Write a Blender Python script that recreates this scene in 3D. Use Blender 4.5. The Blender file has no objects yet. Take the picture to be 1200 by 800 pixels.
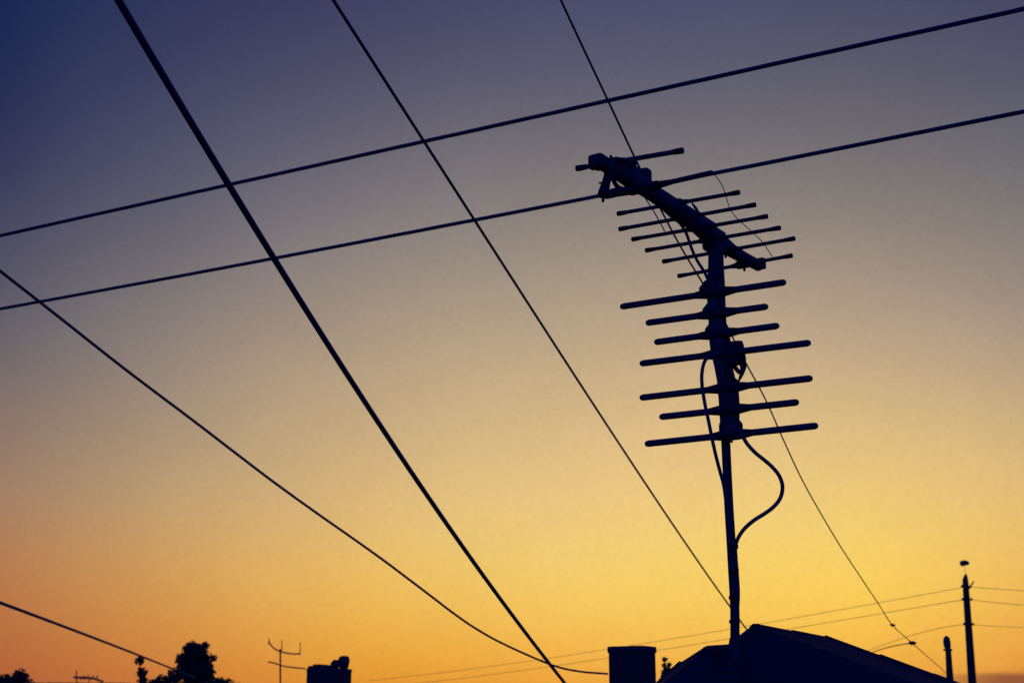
import bpy, bmesh, math, random
import numpy as np
from mathutils import Vector, Matrix
R = math.radians
random.seed(7)
scene = bpy.context.scene
col = scene.collection

# ------------------------------------------------------------------ camera
CAM = Vector((0, 0, 4.3)); PITCH = R(15.0); F = 50 / 36 * 1200
cd = bpy.data.cameras.new("camera"); cam = bpy.data.objects.new("camera", cd); col.objects.link(cam)
cam.location = CAM; cam.rotation_euler = (R(90) + PITCH, 0, 0)
cd.lens = 50; cd.sensor_width = 36; cd.clip_start = 0.05; cd.clip_end = 6000
cd.dof.use_dof = True; cd.dof.focus_distance = 6.3; cd.dof.aperture_fstop = 5.0
scene.camera = cam
FWD = Vector((0, math.cos(PITCH), math.sin(PITCH))); UP = Vector((0, -math.sin(PITCH), math.cos(PITCH)))

def ray(x, y):
    return FWD * F + Vector((1, 0, 0)) * (x - 600) + UP * (400 - y)
def at(x, y, Y):
    d = ray(x, y); return CAM + d * (Y / d.y)
def on_plane(x, y, p0, az):
    """sight line met with the vertical plane through p0 that runs along compass angle az"""
    n = Vector((math.cos(az), -math.sin(az), 0)); d = ray(x, y)
    return CAM + d * ((p0 - CAM).dot(n) / d.dot(n))

# ------------------------------------------------------------------ sky
world = bpy.data.worlds.new("World"); scene.world = world; world.use_nodes = True
nt = world.node_tree; nt.nodes.clear(); N = nt.nodes; L = nt.links
def s2l(c): c /= 255; return c / 12.92 if c <= .04045 else ((c + .055) / 1.055) ** 2.4
def node(t, **k):
    n = N.new(t)
    for a, b in k.items(): setattr(n, a, b)
    return n
def math_(op, a, b=None, c=None, clamp=False):
    n = node('ShaderNodeMath', operation=op, use_clamp=clamp)
    for i, v in enumerate((a, b, c)):
        if v is None: continue
        if isinstance(v, (int, float)): n.inputs[i].default_value = v
        else: L.new(v, n.inputs[i])
    return n.outputs[0]
tc = node('ShaderNodeTexCoord'); sp = node('ShaderNodeSeparateXYZ'); L.new(tc.outputs['Generated'], sp.inputs[0])
el = math_('MULTIPLY', math_('ARCSINE', sp.outputs[2]), 180 / math.pi)
az = math_('MULTIPLY', math_('ARCTAN2', sp.outputs[0], sp.outputs[1]), 180 / math.pi)
# evening sky: colour against elevation (degrees) at several compass bearings round the sunset glow
SKY = {
 -22: [(0,(167,81,56)),(2,(170,89,59)),(5.2,(179,109,68)),(8.6,(151,118,101)),(11.9,(118,104,104)),(15,(86,86,103)),(18.4,(62,63,91)),(21.5,(40,44,86)),(25,(23,38,80)),(28,(17,34,80)),(40,(11,26,82))],
 -18: [(0,(182,91,55)),(2,(187,106,56)),(5.2,(196,134,76)),(8.6,(169,139,110)),(11.9,(139,123,113)),(15,(115,109,114)),(18.4,(87,85,103)),(21.5,(65,67,98)),(25,(47,56,91)),(28,(36,47,88)),(40,(15,29,84))],
 -14: [(0,(195,101,52)),(2,(204,123,57)),(5.2,(213,156,82)),(8.6,(186,156,115)),(11.9,(161,141,121)),(15,(139,127,122)),(18.4,(106,104,112)),(21.5,(83,84,108)),(25,(62,64,95)),(28,(47,52,91)),(40,(19,31,86))],
 -10: [(0,(206,114,47)),(2,(219,140,53)),(5.2,(227,175,88)),(8.6,(205,171,121)),(11.9,(181,157,126)),(15,(159,141,126)),(18.4,(126,119,122)),(21.5,(99,97,114)),(25,(74,74,101)),(28,(56,59,95)),(40,(22,34,88))],
 -6: [(0,(215,125,43)),(2,(229,154,48)),(5.2,(237,189,90)),(8.6,(221,184,125)),(11.9,(196,168,129)),(15,(172,152,130)),(18.4,(142,132,128)),(21.5,(112,108,118)),(25,(84,82,105)),(28,(64,66,100)),(40,(25,37,91))],
 -2: [(0,(221,135,43)),(2,(236,164,52)),(5.2,(241,198,98)),(8.6,(228,194,128)),(11.9,(206,176,132)),(15,(181,161,133)),(18.4,(150,139,130)),(21.5,(121,115,120)),(25,(90,89,108)),(28,(70,71,103)),(40,(28,39,93))],
 2: [(0,(224,141,47)),(2,(240,170,61)),(5.2,(244,206,102)),(8.6,(232,197,130)),(11.9,(213,181,133)),(15,(186,165,134)),(18.4,(155,142,130)),(21.5,(125,118,120)),(25,(94,93,111)),(28,(74,75,107)),(40,(29,41,95))],
 6: [(0,(224,144,50)),(2,(240,173,68)),(5.2,(246,210,100)),(8.6,(239,202,129)),(11.9,(218,185,135)),(15,(190,167,136)),(18.4,(156,143,130)),(21.5,(125,119,120)),(25,(96,95,112)),(28,(75,76,109)),(40,(30,42,96))],
 10: [(0,(224,145,52)),(2,(242,175,68)),(5.2,(250,211,94)),(8.6,(240,203,126)),(11.9,(219,187,133)),(15,(190,166,137)),(18.4,(154,141,129)),(21.5,(123,117,119)),(25,(95,95,110)),(28,(74,76,108)),(40,(30,42,96))],
 14: [(0,(220,140,54)),(2,(240,171,65)),(5.2,(250,210,89)),(8.6,(239,202,122)),(11.9,(215,184,132)),(15,(183,160,136)),(18.4,(149,137,126)),(21.5,(118,113,116)),(25,(92,91,106)),(28,(72,74,105)),(40,(29,41,95))],
 18: [(0,(213,128,59)),(2,(235,160,61)),(5.2,(245,199,89)),(8.6,(232,194,123)),(11.9,(205,176,131)),(15,(172,152,134)),(18.4,(141,130,122)),(21.5,(110,107,113)),(25,(86,85,104)),(28,(68,70,102)),(40,(27,39,93))],
 22: [(0,(202,108,68)),(2,(226,142,61)),(5.2,(235,181,89)),(8.6,(219,183,121)),(11.9,(190,165,128)),(15,(158,141,132)),(18.4,(128,122,119)),(21.5,(100,101,111)),(25,(80,78,103)),(28,(64,65,99)),(40,(23,35,89))],
}
EAST = [(0,(30,76,196)),(10,(20,66,186)),(30,(8,48,166)),(60,(6,32,146)),(90,(5,26,130))]
EMAX = 60.0
elf = math_('DIVIDE', el, EMAX, clamp=True)
def ramp(tab, n=24):
    r = node('ShaderNodeValToRGB'); cr = r.color_ramp; cr.interpolation = 'B_SPLINE'
    es = [t[0] for t in tab]
    for i in range(n):
        f = (i / (n - 1)) ** 1.3; e = f * EMAX
        c = [float(np.interp(e, es, [s2l(t[1][k]) for t in tab])) for k in range(3)] + [1]
        el_ = cr.elements[0] if i == 0 else (cr.elements[len(cr.elements)-1] if i == n - 1 else cr.elements.new(f))
        el_.position = f; el_.color = c
    L.new(elf, r.inputs[0]); return r.outputs[0]
def mix(f, a, b):
    m = node('ShaderNodeMix', data_type='RGBA'); L.new(f, m.inputs[0]); L.new(a, m.inputs[6]); L.new(b, m.inputs[7]); return m.outputs[2]
keys = sorted(SKY); c = ramp(SKY[keys[0]])
for a, b in zip(keys, keys[1:]):
    f = math_('DIVIDE', math_('SUBTRACT', az, a), b - a, clamp=True)
    c = mix(f, c, ramp(SKY[b]))
absaz = math_('ABSOLUTE', az)
mr = node('ShaderNodeMapRange', interpolation_type='SMOOTHSTEP'); L.new(absaz, mr.inputs[0]); mr.inputs[1].default_value = 21; mr.inputs[2].default_value = 62
c = mix(mr.outputs[0], c, ramp(EAST))
mz = node('ShaderNodeMapRange', interpolation_type='SMOOTHSTEP'); L.new(el, mz.inputs[0]); mz.inputs[1].default_value = 30; mz.inputs[2].default_value = 60
c = mix(mz.outputs[0], c, ramp(EAST))
# low bank of purple evening cloud on the right of the glow
mp = node('ShaderNodeMapping'); mp.inputs['Scale'].default_value = (9, 9, 120); L.new(tc.outputs['Generated'], mp.inputs[0])
nz = node('ShaderNodeTexNoise'); nz.inputs['Scale'].default_value = 1.6; nz.inputs['Detail'].default_value = 5; L.new(mp.outputs[0], nz.inputs[0])
edge = math_('ADD', math_('MULTIPLY', nz.outputs[0], 0.55), 1.62)
ce = node('ShaderNodeMapRange', interpolation_type='SMOOTHSTEP'); L.new(math_('SUBTRACT', edge, el), ce.inputs[0]); ce.inputs[1].default_value = -0.1; ce.inputs[2].default_value = 0.28
ca = node('ShaderNodeMapRange', interpolation_type='SMOOTHSTEP'); L.new(az, ca.inputs[0]); ca.inputs[1].default_value = 14.5; ca.inputs[2].default_value = 19
cf = math_('MULTIPLY', math_('MULTIPLY', ce.outputs[0], ca.outputs[0]), 0.8)
m = node('ShaderNodeMix', data_type='RGBA'); L.new(cf, m.inputs[0]); L.new(c, m.inputs[6]); m.inputs[7].default_value = (s2l(122), s2l(62), s2l(54), 1); c = m.outputs[2]
# film-like grain and broad mottling put into the sky's brightness
n1 = node('ShaderNodeTexNoise'); n1.inputs['Scale'].default_value = 260; n1.inputs['Detail'].default_value = 3; n1.inputs['Roughness'].default_value = 0.75; L.new(tc.outputs['Generated'], n1.inputs[0])
n2 = node('ShaderNodeTexNoise'); n2.inputs['Scale'].default_value = 14; n2.inputs['Detail'].default_value = 3; L.new(tc.outputs['Generated'], n2.inputs[0])
g = math_('ADD', math_('MULTIPLY_ADD', n1.outputs[0], 0.2, 0.9), math_('MULTIPLY_ADD', n2.outputs[0], 0.08, -0.04))
vm = node('ShaderNodeVectorMath', operation='SCALE'); L.new(c, vm.inputs[0]); L.new(g, vm.inputs['Scale'])
bg = node('ShaderNodeBackground'); L.new(vm.outputs[0], bg.inputs[0]); bg.inputs[1].default_value = 1.0
sk = node('ShaderNodeTexSky', sky_type='NISHITA'); sk.sun_disc = False; sk.sun_elevation = R(0.0); sk.sun_rotation = R(4); sk.air_density = 1.0; sk.dust_density = 2
bs = node('ShaderNodeBackground'); L.new(sk.outputs[0], bs.inputs[0]); bs.inputs[1].default_value = 0.002
ad = node('ShaderNodeAddShader'); L.new(bg.outputs[0], ad.inputs[0]); L.new(bs.outputs[0], ad.inputs[1])
wo = node('ShaderNodeOutputWorld'); L.new(ad.outputs[0], wo.inputs[0])

sd = bpy.data.lights.new("sun", 'SUN'); sd.energy = 0.02; sd.angle = R(3); sd.color = (1, .62, .32)
so = bpy.data.objects.new("sun", sd); col.objects.link(so)
sdir = Vector((math.sin(R(4)), math.cos(R(4)), math.sin(R(0.6))))       # towards the set sun
so.rotation_euler = sdir.to_track_quat('Z', 'Y').to_euler()
vs = scene.view_settings; vs.view_transform = 'Standard'; vs.look = 'None'; vs.exposure = 0; vs.gamma = 1; vs.use_curve_mapping = False

# ------------------------------------------------------------------ materials
def mat(name, c1, c2, scale=20, rough=.9, bump=.2, spec=.12, kind='noise', metal=0):
    m = bpy.data.materials.new(name); m.use_nodes = True; t = m.node_tree; b = t.nodes['Principled BSDF']
    b.inputs['Roughness'].default_value = rough; b.inputs['Specular IOR Level'].default_value = spec * .5; b.inputs['Metallic'].default_value = metal
    co = t.nodes.new('ShaderNodeTexCoord')
    if kind == 'brick':
        x = t.nodes.new('ShaderNodeTexBrick'); x.inputs['Scale'].default_value = scale
        x.inputs['Color1'].default_value = (*c1, 1); x.inputs['Color2'].default_value = (*c2, 1); x.inputs['Mortar'].default_value = (.07, .07, .078, 1)
        mp = t.nodes.new('ShaderNodeMapping'); mp.inputs['Rotation'].default_value = (R(90), 0, 0)
        t.links.new(co.outputs['Object'], mp.inputs[0]); t.links.new(mp.outputs[0], x.inputs[0]); colr, h = x.outputs[0], x.outputs[1]
    else:
        x = t.nodes.new('ShaderNodeTexWave' if kind == 'tile' else 'ShaderNodeTexNoise'); x.inputs['Scale'].default_value = scale; x.inputs['Detail'].default_value = 4
        if kind == 'tile': x.bands_direction = 'Z'; x.inputs['Distortion'].default_value = 1.2
        t.links.new(co.outputs['Object'], x.inputs[0])
        r = t.nodes.new('ShaderNodeValToRGB'); r.color_ramp.elements[0].color = (*c1, 1); r.color_ramp.elements[1].color = (*c2, 1)
        r.color_ramp.elements[0].position = .35; r.color_ramp.elements[1].position = .65
        t.links.new(x.outputs[1] if kind == 'tile' else x.outputs[0], r.inputs[0]); colr = r.outputs[0]; h = x.outputs[1] if kind == 'tile' else x.outputs[0]
    t.links.new(colr, b.inputs['Base Color'])
    bp = t.nodes.new('ShaderNodeBump'); bp.inputs['Strength'].default_value = bump; bp.inputs['Distance'].default_value = .01
    t.links.new(h, bp.inputs['Height']); t.links.new(bp.outputs[0], b.inputs['Normal'])
    return m
M_CABLE = mat('black_cable_sheath', (0.053, 0.061, 0.104), (0.085, 0.095, 0.152), 60, .85, .1, .05)
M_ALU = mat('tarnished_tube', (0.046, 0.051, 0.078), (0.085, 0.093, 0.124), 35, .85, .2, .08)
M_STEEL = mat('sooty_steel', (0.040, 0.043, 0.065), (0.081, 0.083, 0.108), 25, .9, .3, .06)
M_PLAST = mat('black_plastic', (0.028, 0.032, 0.049), (0.042, 0.046, 0.065), 40, .8, .1, .08)
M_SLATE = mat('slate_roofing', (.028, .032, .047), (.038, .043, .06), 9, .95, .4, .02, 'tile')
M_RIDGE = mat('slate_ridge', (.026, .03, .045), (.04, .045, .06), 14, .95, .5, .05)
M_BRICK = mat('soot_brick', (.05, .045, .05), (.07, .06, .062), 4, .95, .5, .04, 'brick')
M_CEM = mat('dark_cement', (.05, .052, .065), (.08, .082, .095), 12, .95, .4, .05)
M_WOOD = mat('creosoted_wood', (0.035, 0.034, 0.042), (0.070, 0.063, 0.070), 18, .95, .5, .05)
M_LEAF = mat('evening_leaves', (0.032, 0.056, 0.048), (0.064, 0.096, 0.072), 6, .95, 0, .03)
M_BARK = mat('bark', (.03, .028, .03), (.05, .046, .045), 20, .95, .6, .03)
M_GLASS = mat('window_glass', (.02, .025, .04), (.03, .035, .05), 3, .15, 0, .5)
M_FRAME = mat('painted_frame', (.25, .25, .26), (.3, .3, .3), 8, .6, .1, .2)
M_GRASS = mat('grass_ground', (.025, .035, .02), (.05, .06, .035), .8, 1, .5, .02)
M_ROAD = mat('asphalt', (.04, .04, .045), (.06, .06, .065), 30, .95, .3, .05)

# ------------------------------------------------------------------ helpers
def link(name, bm, m, parent=None, smooth=True):
    me = bpy.data.meshes.new(name); bm.normal_update(); bm.to_mesh(me); bm.free()
    me.materials.append(m)
    if smooth:
        for p in me.polygons: p.use_smooth = True
    o = bpy.data.objects.new(name, me); col.objects.link(o)
    if parent:
        o.parent = parent
        o.matrix_parent_inverse = Matrix.Translation(parent.location).inverted()
    return o
def tag(o, label=None, cat=None, group=None, kind=None):
    if label: o['label'] = label
    if cat: o['category'] = cat
    if group: o['group'] = group
    if kind: o['kind'] = kind
    return o
def thing(name, loc, label, cat, group=None):
    o = bpy.data.objects.new(name, None); o.empty_display_size = .2; col.objects.link(o); o.location = loc
    return tag(o, label, cat, group)
def tube(bm, pts, r, seg=8, caps=True):
    pts = [Vector(p) for p in pts]; n = len(pts)
    rs = r if isinstance(r, (list, tuple)) else [r] * n
    t0 = (pts[1] - pts[0]).normalized(); u = t0.orthogonal().normalized(); rings = []
    for i, p in enumerate(pts):
        t = (pts[min(i + 1, n - 1)] - pts[max(i - 1, 0)]).normalized()
        u = (u - t * u.dot(t)).normalized(); v = t.cross(u)
        rings.append([bm.verts.new(p + (u * math.cos(2 * math.pi * k / seg) + v * math.sin(2 * math.pi * k / seg)) * rs[i]) for k in range(seg)])
    for a, b in zip(rings, rings[1:]):
        for k in range(seg): bm.faces.new((a[k], a[(k + 1) % seg], b[(k + 1) % seg], b[k]))
    if caps: bm.faces.new(rings[0][::-1]); bm.faces.new(rings[-1])
def rod(bm, a, b, r, seg=12, rnd=True):
    """tube with rounded ends"""
    a, b = Vector(a), Vector(b); d = (b - a).normalized()
    if rnd: tube(bm, [a, a + d * r * .3, a + d * r, b - d * r, b - d * r * .3, b], [r * .45, r * .8, r, r, r * .8, r * .45], seg)
    else: tube(bm, [a, b], r, seg)
def box(bm, c, sx, sy, sz, xd=Vector((1, 0, 0)), yd=None, zd=None, bev=0):
    xd = Vector(xd).normalized()
    if zd is None: zd = Vector((0, 0, 1))
    yd = Vector(zd).cross(xd).normalized() if yd is None else Vector(yd).normalized()
    zd = xd.cross(yd).normalized()
    v = [bm.verts.new(Vector(c) + xd * sx * i / 2 + yd * sy * j / 2 + zd * sz * k / 2) for i in (-1, 1) for j in (-1, 1) for k in (-1, 1)]
    fs = [bm.faces.new([v[i] for i in q]) for q in ((0, 1, 3, 2), (4, 6, 7, 5), (0, 4, 5, 1), (2, 3, 7, 6), (0, 2, 6, 4), (1, 5, 7, 3))]
    if bev:
        es = list({e for f in fs for e in f.edges}); bmesh.ops.bevel(bm, geom=es, offset=bev, segments=2, affect='EDGES', profile=.6)
def cr(pts, n=8):
    P = [Vector(p) for p in pts]; P = [2 * P[0] - P[1]] + P + [2 * P[-1] - P[-2]]; out = []
    for i in range(1, len(P) - 2):
        for k in range(n):
            t = k / n; a, b, c_, d = P[i - 1:i + 3]
            out.append(.5 * ((2 * b) + (c_ - a) * t + (2 * a - 5 * b + 4 * c_ - d) * t * t + (3 * b - a - 3 * c_ + d) * t ** 3))
    out.append(P[-2]); return out
def plan_line(xa, ya, Ya, xb, yb, Yb):
    a, b = at(xa, ya, Ya), at(xb, yb, Yb); return a, math.atan2(b.x - a.x, b.y - a.y)
def wire(px, Ya, Yb, diam, label, name='overhead_cable', cat='overhead cable', group='cables strung across the evening sky', deg=3, az_=None, p0=None, ext=(0, 0), m=None, rough=0):
    """hangs in one vertical plane between its two ends; height is a smooth polynomial of the distance along it"""
    if p0 is None: p0, az_ = plan_line(*px[0], Ya, *px[-1], Yb)
    P = [on_plane(x, y, p0, az_) for x, y in px]; d = Vector((math.sin(az_), math.cos(az_), 0))
    s = np.array([(p - p0).dot(d) for p in P]); z = np.array([p.z for p in P])
    if deg:
        sc = max(abs(s)); w = np.array([1 / (p - CAM).length for p in P]); k = np.polyfit(s / sc, z, deg, w=w)
        lo, hi = min(s), max(s)
        ss = np.linspace(lo, hi, 60); pts = [Vector((p0.x + d.x * q, p0.y + d.y * q, float(np.polyval(k, q / sc)))) for q in ss]
        err = max(abs(np.polyval(k, s / sc) - z) * w) * F; print('wire', label[:30], 'err px %.1f' % err, 'z', round(min(z), 2), round(max(z), 2))
    else: pts = cr(P, 10)
    for end, e in ((0, ext[0]), (-1, ext[1])):                          # carried on towards the next support, outside the view
        if e:
            a_, b_ = (pts[0], pts[1]) if end == 0 else (pts[-1], pts[-2]); t_ = (a_ - b_).normalized()
            t_ = t_ * e; add = [a_ + t_ * f for f in (.03, .25, .5, .75, 1)]
            pts = add[::-1] + pts if end == 0 else pts + add
    if rough: pts = [p + Vector((0, 0, random.uniform(-1, 1) * rough)) for p in pts]
    bm = bmesh.new(); tube(bm, pts, diam / 2, 8)
    return tag(link(name, bm, m or M_CABLE), label, cat, group), pts

# ------------------------------------------------------------------ ground
bm = bmesh.new(); bmesh.ops.create_grid(bm, x_segments=40, y_segments=40, size=2500)
tag(link('ground', bm, M_GRASS, smooth=False), kind='structure')
bm = bmesh.new(); box(bm, (0, .2, .002), 400, 5.0, .012); tag(link('road', bm, M_ROAD, smooth=False), kind='structure')

# ------------------------------------------------------------------ houses
def house(name, label, ridge_a, ridge_b, half, z_eave, hip_a=True, hip_b=True, over=.3, windows=True, group=None):
    """hipped house under the ridge ridge_a..ridge_b"""
    a, b = Vector(ridge_a), Vector(ridge_b); ax = Vector((b.x - a.x, b.y - a.y, 0)).normalized(); n = Vector((-ax.y, ax.x, 0))
    base = (a + b) / 2; t = thing(name, (base.x, base.y, 0), label, 'house', group)
    rise = ((a.z + b.z) / 2 - z_eave)
    ea = a - ax * (half if hip_a else over); eb = b + ax * (half if hip_b else over)
    c = [Vector((p.x, p.y, z_eave)) + n * s * half for p, s in ((ea, -1), (ea, 1), (eb, 1), (eb, -1))]
    bm = bmesh.new(); v = [bm.verts.new(p) for p in c]; va, vb = bm.verts.new(a), bm.verts.new(b)
    u = [bm.verts.new(p - Vector((0, 0, .14))) for p in c]
    bm.faces.new((v[0], va, v[1])); bm.faces.new((v[2], vb, v[3])); bm.faces.new((v[1], va, vb, v[2])); bm.faces.new((v[3], vb, va, v[0]))
    for i in range(4): bm.faces.new((v[i], v[(i + 1) % 4], u[(i + 1) % 4], u[i]))
    bm.faces.new(u[::-1])
    roof = link('roof', bm, M_SLATE, t, False)
    bm = bmesh.new()                                        # ridge and hip tiles laid one after another
    for p, q in ((a, b), (a, c[0]), (a, c[1]), (b, c[2]), (b, c[3])):
        k = max(1, int((q - p).length / .42)); d = (q - p) / k
        for i in range(k):
            j = Vector((0, 0, random.uniform(-.006, .006))); tube(bm, [p + d * i + j, p + d * (i + 1.04) + j], [.062, .05], 8)
    link('ridge_tiles', bm, M_RIDGE, roof)
    ins = over; w = [p + (Vector((base.x, base.y, z_eave)) - p).normalized() * 0 for p in c]
    w = [c[0] + ax * ins + n * ins, c[1] + ax * ins - n * ins, c[2] - ax * ins - n * ins, c[3] - ax * ins + n * ins]
    bm = bmesh.new(); tp = [bm.verts.new(p - Vector((0, 0, .15))) for p in w]; bt = [bm.verts.new((p.x, p.y, 0)) for p in w]
    for i in range(4): bm.faces.new((tp[i], bt[i], bt[(i + 1) % 4], tp[(i + 1) % 4]))
    link('wall', bm, M_BRICK, t, False)
    bm = bmesh.new()
    for i in range(4):
        p, q = c[i] - Vector((0, 0, .06)), c[(i + 1) % 4] - Vector((0, 0, .06)); o = ((p + q) / 2 - Vector((base.x, base.y, z_eave))); o.z = 0; o = o.normalized() * .06
        tube(bm, [p + o, q + o], .055, 8)
    link('gutter', bm, M_PLAST, t)
    if windows:
        for i in range(4):
            p, q = w[i], w[(i + 1) % 4]; d = (q - p); ln = d.length; d.normalize(); o = Vector((d.y, -d.x, 0))
            if o.dot((p + q) / 2 - Vector((base.x, base.y, z_eave))) < 0: o = -o
            for f in ((.28, .72) if ln > 3.5 else (.5,)):
                cc = p + d * ln * f; cc.z = min(1.55, z_eave - 1)
                bm = bmesh.new()
                for dz in (-.6, 0, .6): box(bm, cc + o * .02 + Vector((0, 0, dz)), 1.0, .07, .06, d)
                for dx in (-.47, .47): box(bm, cc + o * .022 + d * dx, .06, .066, 1.2, d)
                fr = link('window', bm, M_FRAME, t, False)
                bm = bmesh.new(); box(bm, cc + o * .006, .9, .02, 1.16, d); link('pane', bm, M_GLASS, fr, False)
    return t, roof

# the near house with the aerial: long roof running away to the right, low wing on the left
A = at(886, 733, 6.6); Bq = on_plane(966, 746, A, R(31))
print('ridge', A, Bq)
th = thing('slate_roofed_house', (A.x, A.y, 0), 'near house with dark hipped roof and low wing below the tall aerial', 'house')
ZE = 3.2
def eave(x0, y0, x1, y1, Y, dx=0.0):
    """eaves corner at forward distance Y whose hip line follows the slope seen through two points of the roof"""
    lo, hi = -12.0, 12.0; d = Vector((0, Y, ZE)) - CAM
    for X in np.linspace(-12, 12, 4801):
        v_ = Vector((X, Y, ZE)) - CAM; zz = v_.dot(FWD); px_, py_ = 600 + v_.x / zz * F, 400 - v_.dot(UP) / zz * F
        if px_ > x0 + (py_ - y0) * (x1 - x0) / (y1 - y0): return Vector((X + dx, Y, ZE))
FL = eave(886, 733, 857, 755, 8.6); FR = eave(966, 746, 1116, 798, 9.4)
NL = Vector((-.7, 4.9, ZE)); NR = Vector((4.9, 5.3, ZE))
def slab_roof(name, faces, verts, rim, parent):
    bm = bmesh.new(); v = [bm.verts.new(p) for p in verts]
    for f in faces: bm.faces.new([v[i] for i in f])
    u = {i: bm.verts.new(verts[i] - Vector((0, 0, .13))) for i in rim}
    for i, j in zip(rim, rim[1:] + rim[:1]): bm.faces.new((v[i], v[j], u[j], u[i]))
    bm.faces.new([u[i] for i in rim][::-1]); bmesh.ops.recalc_face_normals(bm, faces=bm.faces)
    return link(name, bm, M_SLATE, parent, False)
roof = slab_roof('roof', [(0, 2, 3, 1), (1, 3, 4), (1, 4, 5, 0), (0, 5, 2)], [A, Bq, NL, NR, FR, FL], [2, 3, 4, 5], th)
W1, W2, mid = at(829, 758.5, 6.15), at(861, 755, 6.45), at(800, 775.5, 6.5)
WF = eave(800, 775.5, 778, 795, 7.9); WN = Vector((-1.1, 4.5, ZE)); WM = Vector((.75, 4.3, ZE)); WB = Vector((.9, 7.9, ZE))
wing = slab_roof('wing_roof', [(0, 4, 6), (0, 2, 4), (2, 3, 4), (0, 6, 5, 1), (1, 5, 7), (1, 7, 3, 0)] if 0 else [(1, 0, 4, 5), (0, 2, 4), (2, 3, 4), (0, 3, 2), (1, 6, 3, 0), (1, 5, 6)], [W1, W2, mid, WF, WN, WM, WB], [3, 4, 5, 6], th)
def caps(parent, segs, r, sink):
    bm = bmesh.new()
    for p, q in segs:
        k = max(1, int((q - p).length / .33)); d = (q - p) / k
        for i in range(k):
            j = Vector((0, 0, random.uniform(-.003, .003) - sink)); tube(bm, [p + d * i + j, p + d * (i + 1.05) + j], [r, r * .82], 8)
    link('ridge_tiles', bm, M_RIDGE, parent)
caps(roof, [(A, Bq), (A, NL), (A, FL), (Bq, NR), (Bq, FR)], .03, .018)
caps(wing, [(W1, W2), (W1, mid), (mid, WF)], .028, .02)
bm = bmesh.new(); rod(bm, A + Vector((0, 0, -.05)), A + Vector((0, 0, .01)), .035); link('ridge_cap', bm, M_RIDGE, roof)
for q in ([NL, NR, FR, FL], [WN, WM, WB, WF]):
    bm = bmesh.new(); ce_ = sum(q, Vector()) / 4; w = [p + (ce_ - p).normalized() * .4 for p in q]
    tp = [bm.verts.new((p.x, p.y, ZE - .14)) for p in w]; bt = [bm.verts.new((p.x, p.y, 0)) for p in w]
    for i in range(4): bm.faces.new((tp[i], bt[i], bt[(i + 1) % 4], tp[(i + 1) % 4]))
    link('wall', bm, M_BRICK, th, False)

# house behind with the square chimney, centre bottom
c0 = at(740, 790, 13.2)
hn, hr = house('brick_house', 'low brick house behind with a plain square chimney', (c0.x - 1.5, c0.y - .2, 4.45), (c0.x + 2.6, c0.y + .6, 4.45), 3.2, 2.7)
def chimney(house_, xl, xr, ytop, Y, zb, rot, cap=.012, pots=()):
    l, r_ = at(xl, ytop, Y), at(xr, ytop, Y); c_ = (l + r_) / 2; w = (r_ - l).length; a = R(rot)
    s = w / (abs(math.cos(a)) + abs(math.sin(a)) * .8); xd = Vector((math.cos(a), math.sin(a), 0)); zt = l.z
    bm = bmesh.new(); h = zt - zb
    box(bm, (c_.x, c_.y, zb + (h - .06) / 2), s * .985, s * .8 * .985, h - .05, xd, bev=.012)
    ch = link('chimney', bm, M_BRICK, house_, False)
    bm = bmesh.new(); box(bm, (c_.x, c_.y, zt - .03), s + cap, s * .8 + cap, .058, xd, bev=.012); link('chimney_cap', bm, M_CEM, ch, False)
    return ch, c_, zt, xd, s
chimney(hn, 712, 769, 757, 13.2, 4.0, -32)

# far left: stack with broken crown and a round pot
c1 = at(385, 790, 25)
hn2, _ = house('brick_house', 'distant house whose wide chimney has a ragged crown and one pot', (c1.x - 3, c1.y, 4.7), (c1.x + 3, c1.y, 4.7), 4, 2.9)
ch, cc, zt, xd, s = chimney(hn2, 361, 411, 783, 25, 4.2, -8, cap=0)
bm = bmesh.new()
for i in range(7):
    p = cc + xd * s * (-.42 + .13 * i); box(bm, (p.x, p.y, zt + .012 * (i % 3) + (.06 if i > 4 else 0)), .13, .3, .09 + .03 * (i % 2), xd, bev=.02)
link('broken_brickwork', bm, M_BRICK, ch, False)
bm = bmesh.new(); q = at(403, 777, 25)
tube(bm, [q + Vector((0, 0, z)) for z in (-.22, -.12, -.05, .0, .06, .11, .13)], [.11, .07, .075, .095, .1, .085, .05], 12)
link('chimney_pot', bm, M_CEM, ch)
bm = bmesh.new(); q = at(391, 778, 25)
tube(bm, [q + Vector((0, 0, z)) for z in (-.12, -.03, .03, .06)], [.05, .06, .05, .02], 10)
link('chimney_pot', bm, M_CEM, ch)
c2 = at(329, 800, 36)
house('brick_house', 'distant low house carrying the small two armed aerial', (c2.x - 5, c2.y + .3, 4.95), (c2.x + 1.2, c2.y + .3, 4.95), 3.5, 3)
c3 = at(60, 800, 62)
house('brick_house', 'far house at the left edge, its ridge just under the skyline', (c3.x - 3.2, c3.y, 5.9), (c3.x + 3.3, c3.y, 5.9), 4, 3.6)

# ------------------------------------------------------------------ the big aerial
D = 6.0; EAZ = R(-60)
an = thing('tv_antenna', at(861, 760, 6.25), 'tall two tier television antenna on a steel mast rising from the near roof', 'antenna')
mastpx = [(861.5, 776), (861.3, 750), (861, 710), (858.5, 665), (856.5, 630), (854, 590), (851.5, 540), (850, 510), (846, 450), (841, 390), (838.5, 340), (837.5, 300), (836, 283)]
mp_ = [at(x, y, 6.02) for x, y in mastpx]
pm = 1 / (F / 6.2)
bm = bmesh.new(); tube(bm, cr(mp_, 5), .0195, 14); link('mast', bm, M_STEEL, an)
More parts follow.
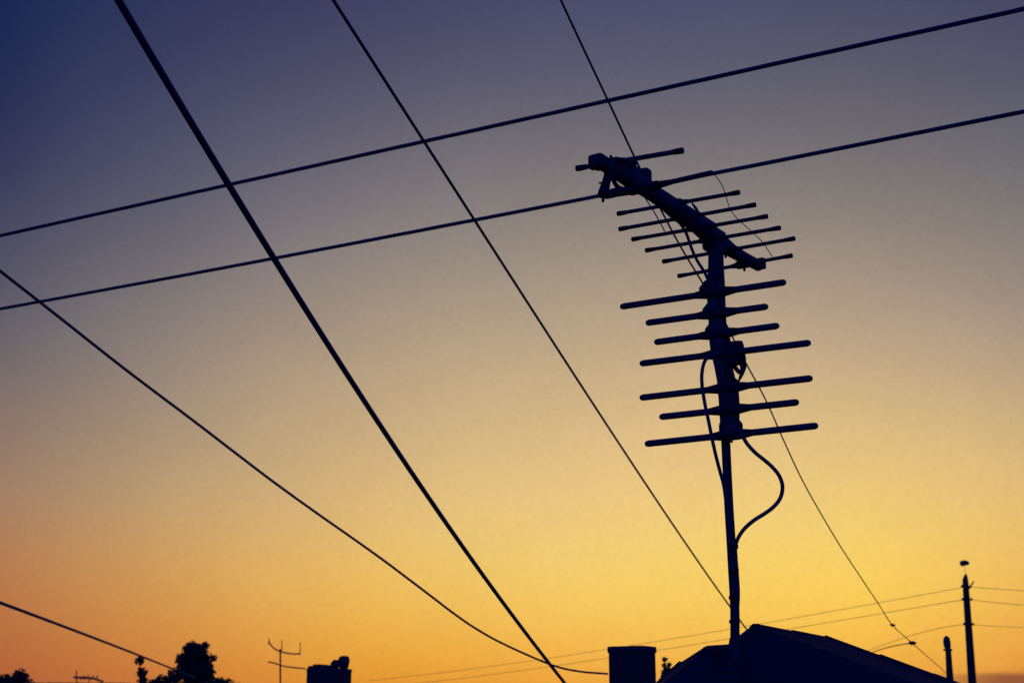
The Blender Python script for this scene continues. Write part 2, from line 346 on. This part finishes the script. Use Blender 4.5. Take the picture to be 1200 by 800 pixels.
# thicker upper sleeve the lower tier is clamped to
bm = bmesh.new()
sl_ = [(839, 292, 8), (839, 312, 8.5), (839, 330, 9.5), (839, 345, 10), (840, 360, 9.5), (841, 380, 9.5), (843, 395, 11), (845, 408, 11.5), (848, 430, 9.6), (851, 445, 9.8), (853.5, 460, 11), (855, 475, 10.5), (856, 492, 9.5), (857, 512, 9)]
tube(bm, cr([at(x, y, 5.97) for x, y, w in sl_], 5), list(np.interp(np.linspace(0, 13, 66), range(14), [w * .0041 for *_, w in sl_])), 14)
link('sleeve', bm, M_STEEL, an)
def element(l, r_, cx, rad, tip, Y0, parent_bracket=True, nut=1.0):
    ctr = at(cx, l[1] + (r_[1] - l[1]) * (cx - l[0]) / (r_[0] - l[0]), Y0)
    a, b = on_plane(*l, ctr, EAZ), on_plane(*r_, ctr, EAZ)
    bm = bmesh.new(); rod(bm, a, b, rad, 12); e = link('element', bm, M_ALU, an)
    d = (b - a).normalized()
    if tip:
        for p, q in ((a, a + d * tip), (b, b - d * tip)):
            bm = bmesh.new(); tube(bm, [p - (q - p) * .06, p, p + (q - p) * .5, q], [rad * 1.05, rad * 1.25, rad * 1.2, rad * 1.02], 10)
            link('end_cap', bm, M_PLAST, e)
    # saddle bracket with wing nut
    bm = bmesh.new(); box(bm, ctr, .085 * nut, .034, .034, d, bev=.008)
    tube(bm, [ctr - d * .075 * nut, ctr - d * .03, ctr + d * .03, ctr + d * .075 * nut], [rad * 1.02, rad * 1.7, rad * 1.7, rad * 1.02], 10)
    rod(bm, ctr + Vector((0, 0, -.035)), ctr + Vector((0, 0, .032)), .006, 8)
    link('bracket', bm, M_PLAST, e)
    return e, a, b
low = [((727, 359.5), (921, 330.5), 838), ((757, 378.5), (900, 359), 840), ((767, 401), (913, 381.5), 842), ((750, 426), (950, 401.5), 846), ((750, 466), (952, 443), 853), ((773, 488.5), (936, 471), 855), ((756, 520), (958.5, 498.5), 857)]
for l, r_, cx in low: element(l, r_, cx, .0146, 0, 5.94, nut=1.25)
# upper boom, running from over the camera side away to the right
top = at(838, 276, 6.0); BAZ = R(34)
b0, b1 = on_plane(697, 189, top, BAZ), on_plane(891, 310, top, BAZ)
print('boom', b0, b1, (b1 - b0).length)
bd = (b1 - b0).normalized(); side = Vector((bd.y, -bd.x, 0)).normalized(); bu = side.cross(bd)
if bu.z < 0: bu = -bu
def bp(x, y): return on_plane(x, y, top, BAZ)
BM = [(696, 189.5, 7), (706, 193, 7.6), (716, 198, 9.2), (728, 204, 10.5), (740, 210.5, 12), (754, 219, 11.4), (767, 228, 10.3), (781, 237, 11), (795, 247, 12.4), (806, 255, 12), (816, 262, 11.2), (826, 270, 12), (836, 278, 12.6), (847, 287, 10.5), (856, 293, 8.6), (866, 299, 7.8), (878, 305.5, 7.4), (889, 311, 7.2)]
bmp = [bp(x, y) for x, y, w in BM]
bm = bmesh.new(); tube(bm, cr(bmp, 4), list(np.interp(np.linspace(0, len(BM) - 1, (len(BM) - 1) * 4 + 1), range(len(BM)), [w * p.y / F * 1.02 for (x, y, w), p in zip(BM, bmp)])), 10)
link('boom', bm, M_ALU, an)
bm = bmesh.new(); p, q = bp(732, 201), bp(838, 268)
box(bm, (p + q) / 2 + bu * .012, (q - p).length, .02, .022, q - p, side, bev=.005); link('boom_support', bm, M_STEEL, an, False)
ups = [((676, 197.5), (800, 176.5), 716), ((724, 250.5), (866, 225.5), 790), ((726, 268.5), (885, 240), 806), ((741, 280.5), (899, 253.5), 820), ((757, 293.5), (914, 267), 834), ((777, 306.5), (931, 279.5), 850), ((795, 323.5), (928, 299.5), 872)]
for i, (l, r_, cx) in enumerate(ups):
    yb = 189 + (cx - 697) * (311 - 189) / (893 - 697)
    Y0 = bp(cx, yb).y
    element(l, r_, cx, .0088 if i else .0102, .045, Y0 , nut=.9)
# driven dipole bracket near the top end with its hanging feed box
e, a, b = element((709, 231), (836, 202), 755, .011, 0, bp(755, 222).y, nut=1.6)
bm = bmesh.new()
tube(bm, cr([bp(715, 197), bp(712, 208), bp(709, 219), bp(706.5, 229)], 4), [.022, .02, .019, .018, .017, .017, .017, .018, .019, .02, .021, .022, .022], 10)
rod(bm, bp(707.5, 226), bp(706.5, 237), .006); rod(bm, bp(702, 214.5), bp(712, 214.5), .004)
tube(bm, cr([bp(707, 229), bp(720, 224), bp(735, 222.5), bp(748, 223)], 4), .013, 8)
tube(bm, cr([bp(716, 205), bp(722, 217), bp(728, 221)], 4), .009, 8)
link('dipole_feed', bm, M_PLAST, an)
bm = bmesh.new()
for x, y, sx, sz in ((702, 190, .075, .05), (722, 200, .09, .05), (742, 208, .09, .082), (754, 212, .05, .1)):
    box(bm, bp(x, y), sx, .062, sz, bd, side, bev=.014)
box(bm, bp(730, 192), .12, .028, .035, (b - a), bev=.01)
link('clamp_plate', bm, M_STEEL, an)
bm = bmesh.new(); p = bp(837, 280); box(bm, p - Vector((0, 0, .01)), .11, .075, .1, bd, side, bev=.014)
for dx in (-.035, .035): rod(bm, p + bd * dx - bu * .07, p + bd * dx + bu * .055, .006)
link('mast_clamp', bm, M_STEEL, an)
for p, q in ((b0 - bd * .008, b0 + bd * .03), (b1 - bd * .03, b1 + bd * .008)):
    bm = bmesh.new(); box(bm, (p + q) / 2, (q - p).length, .058, .054, bd, side, bev=.01); link('boom_plug', bm, M_PLAST, an, False)
# transformer box on the lower tier
bm = bmesh.new()
c_ = at(861, 414, 5.93); box(bm, c_, .088, .055, .108, Vector((1, 0, .12)), bev=.022)
tube(bm, cr([at(x, y, 5.93) for x, y in ((868, 420), (871, 428), (869, 438), (865.5, 447))], 4), [.018, .018, .017, .016, .015, .014, .012, .011, .01, .008, .007, .005, .004], 8)
tube(bm, cr([at(x, y, 5.93) for x, y in ((858, 424), (862, 431), (867, 437))], 4), .01, 8)
tube(bm, cr([at(x, y, 5.93) for x, y in ((852, 430), (855, 442), (864, 449))], 4), .015, 8)
link('junction_box', bm, M_PLAST, an)
bm = bmesh.new()
box(bm, at(857, 507, 5.95), .09, .06, .036, bev=.008); link('clamp', bm, M_STEEL, an)
for x in (845, 868):
    bm = bmesh.new(); tube(bm, cr([at(x + (3 if x < 850 else -4), 493, 5.95), at(x, 497, 5.95), at(x, 505, 5.95), at(x + 1, 512, 5.95)], 4), .0085, 8); link('u_bolt', bm, M_STEEL, an)
for x, y in ((828, 338), (832, 363), (835, 386)):
    bm = bmesh.new(); tube(bm, [at(x - 8, y + 2, 5.95), at(x, y, 5.95), at(x + 8, y - 1, 5.95)], [.012, .038, .032], 10); link('clamp', bm, M_STEEL, an)
def cable(pts, r, name='coaxial_cable', Y=5.9):
    bm = bmesh.new(); tube(bm, cr([at(x, y, Y if len(o) == 0 else o[0]) for x, y, *o in pts], 8), r, 8); return link(name, bm, M_CABLE, an)
cable([(842, 414), (832, 417), (825.5, 424), (822.5, 438), (822.8, 452), (824.5, 464), (827, 478), (830.5, 494), (834.5, 514), (839, 534, 5.93), (844, 553, 5.96), (848, 568, 5.985), (851, 590, 5.985), (853, 615, 5.985), (855, 640, 5.99)], .0078)
cable([(867, 502), (871, 512), (876.5, 521), (886, 531), (896, 539), (906, 548), (913.5, 558), (917, 570), (914.5, 583), (906.5, 593.5), (896, 601.5), (884, 609), (873, 618.5, 5.94), (865.5, 629, 5.97), (862, 640, 5.99), (862.5, 655, 6), (864, 675, 6), (865, 695, 6), (864, 722, 6), (865, 748, 6.02)], .0085)
cable([(777, 245), (788, 255), (797, 262), (804, 273), (808, 284), (812, 295), (818, 307), (824.5, 317), (828, 324), (832, 333)], .0068)
cable([(756, 232), (765, 246), (772, 258), (779, 271)], .0028)
cable([(836, 203), (846, 217), (851, 231), (856, 246), (866, 258), (878, 269), (891, 281), (898, 290), (905, 301)], .0019, 'loose_wire', 5.6)
bm = bmesh.new(); p, q = at(811, 238, 5.85), at(819, 249, 5.85); tube(bm, [p, (p + q) / 2, q], [.004, .007, .004], 8); link('wing_screw', bm, M_STEEL, an)
# mast foot
bm = bmesh.new(); q = at(861.5, 752, 6.1)
tube(bm, [q + Vector((0, 0, -.06)), q + Vector((0, 0, .0)), q + Vector((0, 0, .02))], [.03, .027, .021], 12); link('mast_foot', bm, M_STEEL, an)
for y in (640, 668, 700, 728):
    bm = bmesh.new(); tube(bm, [at(859 + (y - 640) * .02, y - 2, 6.0), at(859 + (y - 640) * .02, y + 2, 6.0)], .0225, 12); link('cable_tie', bm, M_PLAST, an)

# ------------------------------------------------------------------ overhead cables
wire([(138, 0), (203, 108), (268, 217), (322, 303), (379, 395), (467, 532), (515, 602), (590, 705), (650, 784), (661, 800)], 4.7, 13.5, .0305, 'thickest black cable, falling steeply from upper left to the bottom centre', ext=(6, 2.2))
wire([(390, 0), (497, 165), (555, 257), (649, 401), (707, 492), (750, 558), (800, 631), (853, 704), (872, 735)], 6.2, 16, .0175, 'mid weight cable falling from the top and vanishing behind the roof beside the mast foot', ext=(8, 3))
_, w3 = wire([(657, 0), (685, 60), (712, 117), (743, 183), (769, 235), (797, 288), (826, 336), (850, 378), (862.5, 403), (873, 423), (898, 470), (918, 515), (939, 560), (960, 598), (985, 640), (1008, 675), (1030, 708), (1046, 732), (1069, 753), (1110, 789)], 4.9, 22, .0098, 'thin cable passing behind the aerial down to the short round topped post', deg=0, ext=(6, 0))
# W4 hangs in a gentle bow, then flattens to the chimney
wire([(0, 317.5), (47.5, 354.5), (87.5, 386), (135, 423.5), (175, 454), (225, 491.5), (272, 527.5), (320, 564), (370, 600), (415, 631.5), (450, 656.5), (480, 679), (507, 699.5), (530, 717), (556, 735), (590, 754), (645, 778), (678, 786), (712, 789)], 7.5, 13.0, .018, 'cable sloping from the left edge and levelling out at the square chimney', deg=0, ext=(9, 0))
wire([(0, 706), (75, 733), (100, 743), (150, 763), (205, 784)], 17, 33, .042, 'short low cable running from the left edge into the round tree', deg=2, ext=(14, 4))
pa, aza = at(600, 142.5, 9.0), R(-62)
wire([(0, 275.5), (134, 247), (268, 216.5), (350, 199), (497, 166), (600, 143), (712, 118), (800, 98), (1000, 55), (1200, 11)], 0, 0, .0295, 'upper of the two long cables rising gently from left to right', deg=2, p0=pa, az_=aza, ext=(16, 16), rough=.0006)
pb = at(600, 250, 9.3)
wire([(0, 362), (48, 353), (200, 325), (322, 303), (400, 288), (555, 257.5), (707, 229.5), (835, 202.5), (1000, 171), (1200, 131)], 0, 0, .0285, 'lower of the two long cables, passing close behind the aerial top', deg=2, p0=pb, az_=aza, ext=(16, 16), rough=.0006)
FAR = 'thin wires running to the far pole'
wire([(430, 797), (580, 780), (702, 762), (770, 750), (849, 738), (897, 729), (1019, 709), (1130, 687)], 60, 40, .014, 'topmost faint wire from far left up to the head of the distant pole', 'pole_wire', 'wire', FAR)
wire([(480, 801), (560, 792), (770, 761), (850, 749), (920, 738), (1019, 720), (1131, 702)], 58, 40, .015, 'second faint wire just below the topmost one, left of the distant pole', 'pole_wire', 'wire', FAR)
wire([(1000, 768), (1030, 757), (1058, 747), (1095, 737), (1132, 731)], 46, 40, .014, 'third and lowest faint wire left of the distant pole, rising over the roof', 'pole_wire', 'wire', FAR)
wire([(1132, 687), (1165, 689), (1200, 692), (1240, 693)], 40, 46, .014, 'topmost faint wire leaving the distant pole to the right edge', 'pole_wire', 'wire', FAR, deg=2, ext=(0, 30))
wire([(1133, 702), (1165, 705), (1200, 709), (1240, 711)], 40, 46, .014, 'middle faint wire leaving the distant pole to the right edge', 'pole_wire', 'wire', FAR, deg=2, ext=(0, 30))
wire([(1134, 731), (1165, 733), (1200, 735), (1240, 736)], 40, 46, .012, 'lowest faint wire leaving the distant pole to the right edge', 'pole_wire', 'wire', FAR, deg=2, ext=(0, 30))
wire([(1020, 765), (1040, 758), (1055, 755), (1069, 753)], 24, 18.5, .014, 'short branch wire clipped to the thin cable above the roof slope', 'branch_wire', 'wire', deg=2, group=None)
for (x, y), lb in (((1046, 733), 'small upper clip gripping the thin cable over the roof'), ((1069, 753), 'small dark junction clip where the branch wire meets the thin cable')):
    q = min(w3, key=lambda p: (at(x, y, p.y) - p).length)
    bm = bmesh.new(); k = .02 if y < 740 else .032
    tube(bm, [q + Vector((-k * 1.3, 0, .01)), q + Vector((-k * .5, 0, .0)), q + Vector((k * .6, 0, 0)), q + Vector((k * 1.5, 0, 0))], [k * .25, k * .75, k * .7, k * .25], 8)
    tag(link('cable_clip', bm, M_PLAST), lb, 'cable clip')

# ------------------------------------------------------------------ poles on the right
up = thing('utility_pole', (at(1139, 800, 40).x, 40, 0), 'tall distant wooden utility pole with wires, near the right edge', 'utility pole')
tp_, bt_ = at(1131, 675, 40), at(1140, 808, 40); bt0 = bt_ + (bt_ - tp_) * ((bt_.z) / (tp_.z - bt_.z))
bm = bmesh.new(); tube(bm, [bt0, bt_, at(1131.5, 683, 40), at(1131.2, 678, 40), at(1132, 672.5, 40)], [.16, .115, .085, .075, .03], 12); link('pole', bm, M_WOOD, up)
for y in (687, 702, 731):
    bm = bmesh.new(); c_ = at(1131.5 + (y - 675) * .065, y, 39.9)
    box(bm, c_, .28, .05, .05, bev=.01)
    for dx in (-.125, .125): tube(bm, [c_ + Vector((dx, 0, -.03)), c_ + Vector((dx, 0, .02)), c_ + Vector((dx, 0, .05))], [.025, .03, .015], 8)
    link('crossarm', bm, M_WOOD, up)
bm = bmesh.new(); p, q = at(1135, 690, 39.9), at(1141, 681, 39.9); tube(bm, [p, q], .02, 6); link('brace', bm, M_STEEL, up)
# street lamp bowl over the pole head on a thin bracket
bm = bmesh.new(); p = at(1131.5, 675, 40); q = at(1130, 661, 40); tube(bm, [p, q], .006, 6); link('bracket', bm, M_STEEL, up)
bm = bmesh.new(); c_ = at(1130.5, 659.5, 40)
tube(bm, [c_ + Vector((x, 0, z)) for x, z in ((-.135, -.02), (-.11, -.015), (-.05, .0), (.02, .01), (.09, .0), (.135, -.01))], [.02, .075, .08, .075, .055, .015], 12)
link('lamp_head', bm, M_STEEL, up)

sp_ = thing('service_post', (at(1113, 800, 22).x, 22, 0), 'short thick post with rounded top where the roof slope meets the skyline', 'post')
a, b = at(1109, 748, 22), at(1114, 806, 22); b0_ = b + (b - a) * (b.z / (a.z - b.z))
bm = bmesh.new(); tube(bm, [b0_, b, at(1111.2, 762, 22), at(1110.6, 757, 22)], [.07, .055, .043, .04], 12); link('post', bm, M_WOOD, sp_)
bm = bmesh.new(); tube(bm, [at(1110.6, 760, 22), at(1110.2, 757, 22), at(1109.6, 752, 22), at(1109.2, 747, 22), at(1109, 744.5, 22)], [.04, .052, .056, .045, .015], 12); link('post_cap', bm, M_STEEL, sp_)
bm = bmesh.new(); c_ = at(1110.8, 761, 21.95); box(bm, c_, .13, .05, .03, bev=.008); link('cable_hook', bm, M_STEEL, sp_)

# ------------------------------------------------------------------ small far aerials
fa = thing('tv_antenna', (at(329, 800, 36).x, 36, 4.9), 'small distant aerial with two curved arms, left of the ragged chimney', 'antenna')
def Q(x, y, Y=36): return at(x, y, Y)
bm = bmesh.new(); tube(bm, [Q(328.5, 812), Q(328.5, 760)], .022, 8); rod(bm, Q(330, 762), Q(330.5, 749), .012); link('mast', bm, M_STEEL, fa)
bm = bmesh.new(); tube(bm, cr([Q(314.5, 751), Q(321, 759), Q(331, 763.5), Q(342, 765.5), Q(352, 765.5)], 5), .018, 8); link('arm', bm, M_STEEL, fa)
bm = bmesh.new(); tube(bm, cr([Q(314, 775), Q(322, 776.5), Q(330, 779.5), Q(343, 781.5), Q(358, 783)], 5), .017, 8); link('arm', bm, M_STEEL, fa)
for x, y0, y1 in ((315, 755, 747), (351.5, 767, 752)):
    bm = bmesh.new(); tube(bm, [Q(x, y0), Q(x + .5, y1)], .012, 6); link('element', bm, M_STEEL, fa)
fb = thing('tv_antenna', (at(100, 800, 62).x, 62, 5.8), 'faint tiny aerial low on the skyline near the left edge', 'antenna')
bm = bmesh.new(); tube(bm, [Q(104, 808, 62), Q(104, 790, 62)], .02, 6); link('mast', bm, M_STEEL, fb)
bm = bmesh.new(); tube(bm, [Q(90, 803, 62), Q(89.5, 785, 62)], .03, 6); link('element', bm, M_STEEL, fb)
bm = bmesh.new(); tube(bm, [Q(86, 793, 62), Q(108, 794, 62), Q(121, 798, 62)], .045, 6); link('boom', bm, M_STEEL, fb)
for x in (96, 100, 108, 113):
    bm = bmesh.new(); tube(bm, [Q(x - 2, 796, 62), Q(x + 2, 791, 62)], .028, 6); link('element', bm, M_STEEL, fb)

# ------------------------------------------------------------------ trees
def tree(name, label, cat, blobs, Y, leaf, n_per, base_px, group=None, spread=1.4, body=True):
    """blobs: (px x, px y, px radius); leafy clumps through the crown's volume, a trunk with limbs into each clump"""
    k = Y / F; bx = at(base_px, 800, Y); t = thing(name, (bx.x, Y, 0), label, cat, group)
    bm = bmesh.new(); cents = []
    for (x, y, r_) in blobs:
        c_ = at(x, y, Y + random.uniform(-.4, .4)); rr = r_ * k * 1.03; cents.append((c_, rr))
        n = int(n_per * 6.5 * (rr / leaf) ** 2)
        for _ in range(n):
            d = Vector((random.gauss(0, 1), random.gauss(0, 1), random.gauss(0, 1))).normalized()
            q = c_ + Vector((d.x, d.y * spread, d.z)) * rr * (random.random() ** .45) * random.uniform(.86, 1.05)
            s = leaf * random.uniform(.5, 1.15); a = Vector((random.gauss(0, 1), random.gauss(0, 1), random.gauss(0, 1))).normalized(); b = a.orthogonal().normalized() * s * .5; a = a.cross(b.normalized()) * s
            v = [bm.verts.new(p) for p in (q - a * .5, q + b * .8 - a * .05, q + a * .5, q - b * .8 + a * .05)]; bm.faces.new(v)
    link('crown', bm, M_LEAF, t, False)
    bm = bmesh.new(); zt = min(c_.z for c_, _ in cents) ; top_ = Vector((bx.x, Y, max(zt - .3, 1.2)))
    h = top_.z; r0 = max(.05, .02 * h + .04)
    tube(bm, [Vector((bx.x, Y, 0)), Vector((bx.x + .03, Y, h * .5)), top_], [r0, r0 * .8, r0 * .6], 10)
    for c_, rr in cents: tube(bm, [top_ - Vector((0, 0, h * .1)), (top_ + c_) / 2 + Vector((0, 0, .1)), c_ + Vector((0, 0, rr * .5))], [r0 * .45, r0 * .25, r0 * .08], 6)
    link('trunk', bm, M_BARK, t)
tree('broadleaf_tree', 'round crowned tree, tallest on the left skyline, where the low cable ends', 'tree',
     [(226, 766, 14), (224, 760, 9.5), (233, 764, 10), (240.5, 757, 5), (238, 770, 10), (249.5, 770.5, 4.5), (214.5, 773, 8.5), (241, 781, 9), (219, 783, 12), (232, 785, 17), (246, 789, 7), (222, 812, 26), (245, 818, 26), (204, 790, 7), (210, 822, 24)], 60, .16, 9, 228, 'trees along the skyline')
tree('slender_tree', 'thin upright sapling just left of the round crowned tree', 'tree', [(163.5, 774, 5.5), (166, 788, 6.5), (168, 799, 7), (166, 812, 9), (167, 825, 11)], 55, .13, 10, 166, 'trees along the skyline')
tree('shrub', 'low spreading shrub between the sapling and the round crowned tree', 'shrub', [(190, 799, 9), (180, 805, 10), (200, 796, 8), (192, 815, 16)], 58, .15, 9, 190, 'trees along the skyline')
tree('shrub', 'low bushes at the right foot of the round crowned tree', 'shrub', [(258, 802, 9), (268, 803, 8.5), (263, 815, 16), (277, 807, 7)], 58, .15, 9, 263, 'trees along the skyline')
tree('broadleaf_tree', 'dark tree top at the far left bottom corner of the view', 'tree', [(23, 790, 7), (28, 793, 6), (18, 797, 8), (4, 797, 8), (8, 805, 14), (28, 808, 14), (14, 825, 24), (-6, 804, 14)], 50, .14, 9, 12, 'trees along the skyline')
tree('shrub', 'small knobbly shrub top between the square chimney and the near roof', 'shrub', [(779, 772, 3), (778, 779, 2.4), (784, 779, 3), (780, 786, 5), (787, 785, 3.4), (781, 796, 8), (783, 812, 14)], 26, .05, 11, 782)
